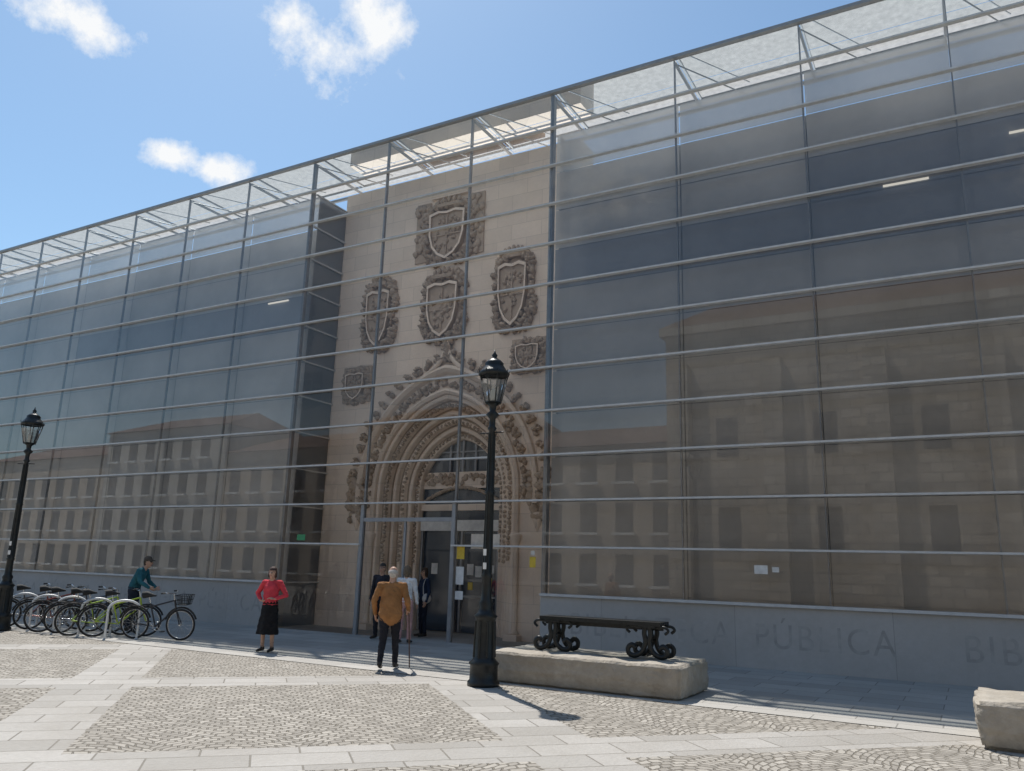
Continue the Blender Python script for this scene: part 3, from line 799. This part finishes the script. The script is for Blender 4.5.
def MT(top,bot,shoe=(.03,.025,.02),hair=(.05,.035,.025),cap=(.7,.7,.68),leg=None):
    return dict(top=cloth('cloth_top',top),bot=cloth('cloth_bottom',bot),skin=M_skin,shoe=simple('shoe',shoe,.5),hair=simple('hair',hair,.7,0,.3,30,.5,60),lip=simple('lips',(.4,.16,.13),.5),eye=simple('eyes',(.03,.02,.02),.3),cap=cloth('cap',cap),leg=simple('tights',leg or (.45,.28,.2),.6))
person('man_with_cane',(-8.98,-5.07,.01),math.atan2(.5,.85),1.76,dict(
 head=(0,.06,1.61),chest=(0,.04,1.27),neck=(0,.03,1.46),shR=(.20,.02,1.40),shL=(-.20,.02,1.40),
 elR=(.29,-.03,1.13),wrR=(.30,.12,.97),hdR=(.30,.2,.93),elL=(-.30,-.01,1.12),wrL=(-.28,.10,.90),
 knR=(.10,.08,.51),anR=(.115,.08,.10),toR=(.13,.25,.04),knL=(-.10,-.03,.50),anL=(-.11,-.20,.13),toL=(-.115,-.06,.04)),
 MT((.31,.15,.06),(.022,.022,.028),hair=(.50,.46,.42)),hair='balding',cap=None,cane=True,bulk=1.22,longcoat=True)
person('woman_in_red_cardigan',(-12.40,-4.55,.01),math.radians(198),1.64,dict(
 elR=(.37,-.10,1.20),wrR=(.21,.04,1.06),hdR=(.12,.10,1.04),elL=(-.34,-.02,1.17),wrL=(-.17,.16,1.10),hdL=(-.08,.2,1.12),head=(0.0,.03,1.63)),
 MT((.60,.06,.08),(.012,.012,.014),hair=(.06,.03,.02)),hair='bob',skirt=True,bulk=1.08,sleeves='long')
person('cyclist_in_teal_jacket',(-17.95,-3.6,.01),math.radians(-60),1.84,dict(
 chest=(0,.10,1.27),neck=(0,.17,1.43),head=(0,.25,1.56),shR=(.185,.14,1.38),shL=(-.185,.14,1.38),waist=(0,.03,1.1),
 elR=(.26,.22,1.12),wrR=(.18,.42,1.0),elL=(-.26,.22,1.12),wrL=(-.18,.42,1.0)),
 MT((.03,.13,.16),(.03,.035,.05),cap=(.08,.07,.06)),cap=True,bulk=1.1)
person('woman_in_navy_coat',(-12.4,.75,.01),math.radians(150),1.70,dict(elR=(.26,.05,1.15),wrR=(.14,.2,1.12),hdR=(.05,.26,1.14)),
 MT((.025,.04,.08),(.02,.025,.04),hair=(.05,.03,.02)),hair='bob',bag=(-.22,.02,.98,(.6,.58,.55)))
person('woman_in_white_shirt',(-11.60,-1.1,.01),math.radians(20),1.74,dict(knR=(.105,.06,.51),anR=(.11,.03,.09),toR=(.12,.2,.035)),
 MT((.75,.75,.75),(.55,.32,.30),hair=(.16,.12,.08)),hair='bob')
person('man_in_dark_jacket',(-12.72,-.6,.01),math.radians(190),1.78,dict(),
 MT((.03,.03,.04),(.03,.03,.035),hair=(.04,.03,.025)))
# ------------------------------------------------------------ world + sun
sd=Vector((-2.15,1.69,5.0)).normalized()
w=bpy.data.worlds.new('World'); C.scene.world=w; w.use_nodes=True; nt=w.node_tree; nt.nodes.clear(); t=NT(nt)
sky=t.n('TexSky'); sky.sky_type='NISHITA'; sky.sun_disc=False; sky.sun_elevation=math.asin(sd.z); sky.sun_rotation=math.atan2(sd.x,sd.y)
sky.air_density=1.0; sky.dust_density=.6; sky.ozone_density=1.0
tc=t.n('TexCoord').outputs['Generated']
wn=t.n('TexNoise'); wn.inputs['Scale'].default_value=16; wn.inputs['Detail'].default_value=8; wn.inputs['Roughness'].default_value=.66; t.l(tc,wn.inputs['Vector'])
fbm=wn.outputs[0]
mask=None
def blob(c,r,sz):
    global mask
    c=Vector(c).normalized()
    s=t.n('VectorMath',operation='SUBTRACT'); t.l(tc,s.inputs[0]); s.inputs[1].default_value=c
    m_=t.n('VectorMath',operation='MULTIPLY'); t.l(s.outputs[0],m_.inputs[0]); m_.inputs[1].default_value=(1,1,sz)
    L=t.n('VectorMath',operation='LENGTH'); t.l(m_.outputs[0],L.inputs[0])
    q=t.math('SUBTRACT',1.0,t.math('DIVIDE',L.outputs['Value'],r))
    mask=q if mask is None else t.math('MAXIMUM',mask,q)
for c_,r_,z_ in (((-.750,.395,.533),.066,2.2),((-.588,.582,.562),.066,1.6),((-.536,.602,.592),.048,1.4),((-.604,.545,.583),.042,1.5),
                 ((-.768,.536,.451),.042,2.6),((-.7045,.565,.429),.044,2.2),((.3,-.9,.45),.22,2.2),((-.5,-.8,.5),.18,2.)):
    blob(c_,r_,z_)
f=t.math('ADD',t.math('MULTIPLY',mask,.9),t.math('MULTIPLY',t.math('SUBTRACT',fbm,.5),3.0))
f=t.ramp(f,.08,.85)
bg=t.n('Background'); bg.inputs[1].default_value=.15
tint=t.mix(1.0,sky.outputs[0],(.80,.94,.955,1),'MULTIPLY')
col=t.mix(f,tint,(6.3,6.4,6.5,1))
t.l(col,bg.inputs[0]); wo=t.n('OutputWorld'); t.l(bg.outputs[0],wo.inputs[0])
ld=bpy.data.lights.new('sun','SUN'); ld.energy=4.9; ld.angle=math.radians(.53); ld.color=(1,.96,.90)
lo=bpy.data.objects.new('sun',ld); lo.rotation_euler=sd.to_track_quat('Z','Y').to_euler(); C.collection.objects.link(lo)
# ------------------------------------------------------------ camera
cd=bpy.data.cameras.new('camera'); cd.sensor_width=36; cd.lens=805.2/1024*36; cd.clip_end=1500; cd.clip_start=.1
co=bpy.data.objects.new('camera',cd); C.collection.objects.link(co)
F=Vector((-.4822,.8476,.2217)).normalized(); R2=Vector((.8721,.4886,.0291)); R2=(R2-F*R2.dot(F)).normalized(); U2=R2.cross(F)
co.matrix_world=Matrix(((R2.x,U2.x,-F.x,0),(R2.y,U2.y,-F.y,-16.8),(R2.z,U2.z,-F.z,1.76),(0,0,0,1)))
C.scene.camera=co
C.scene.view_settings.view_transform='Standard'; C.scene.view_settings.look='None'; C.scene.view_settings.exposure=0
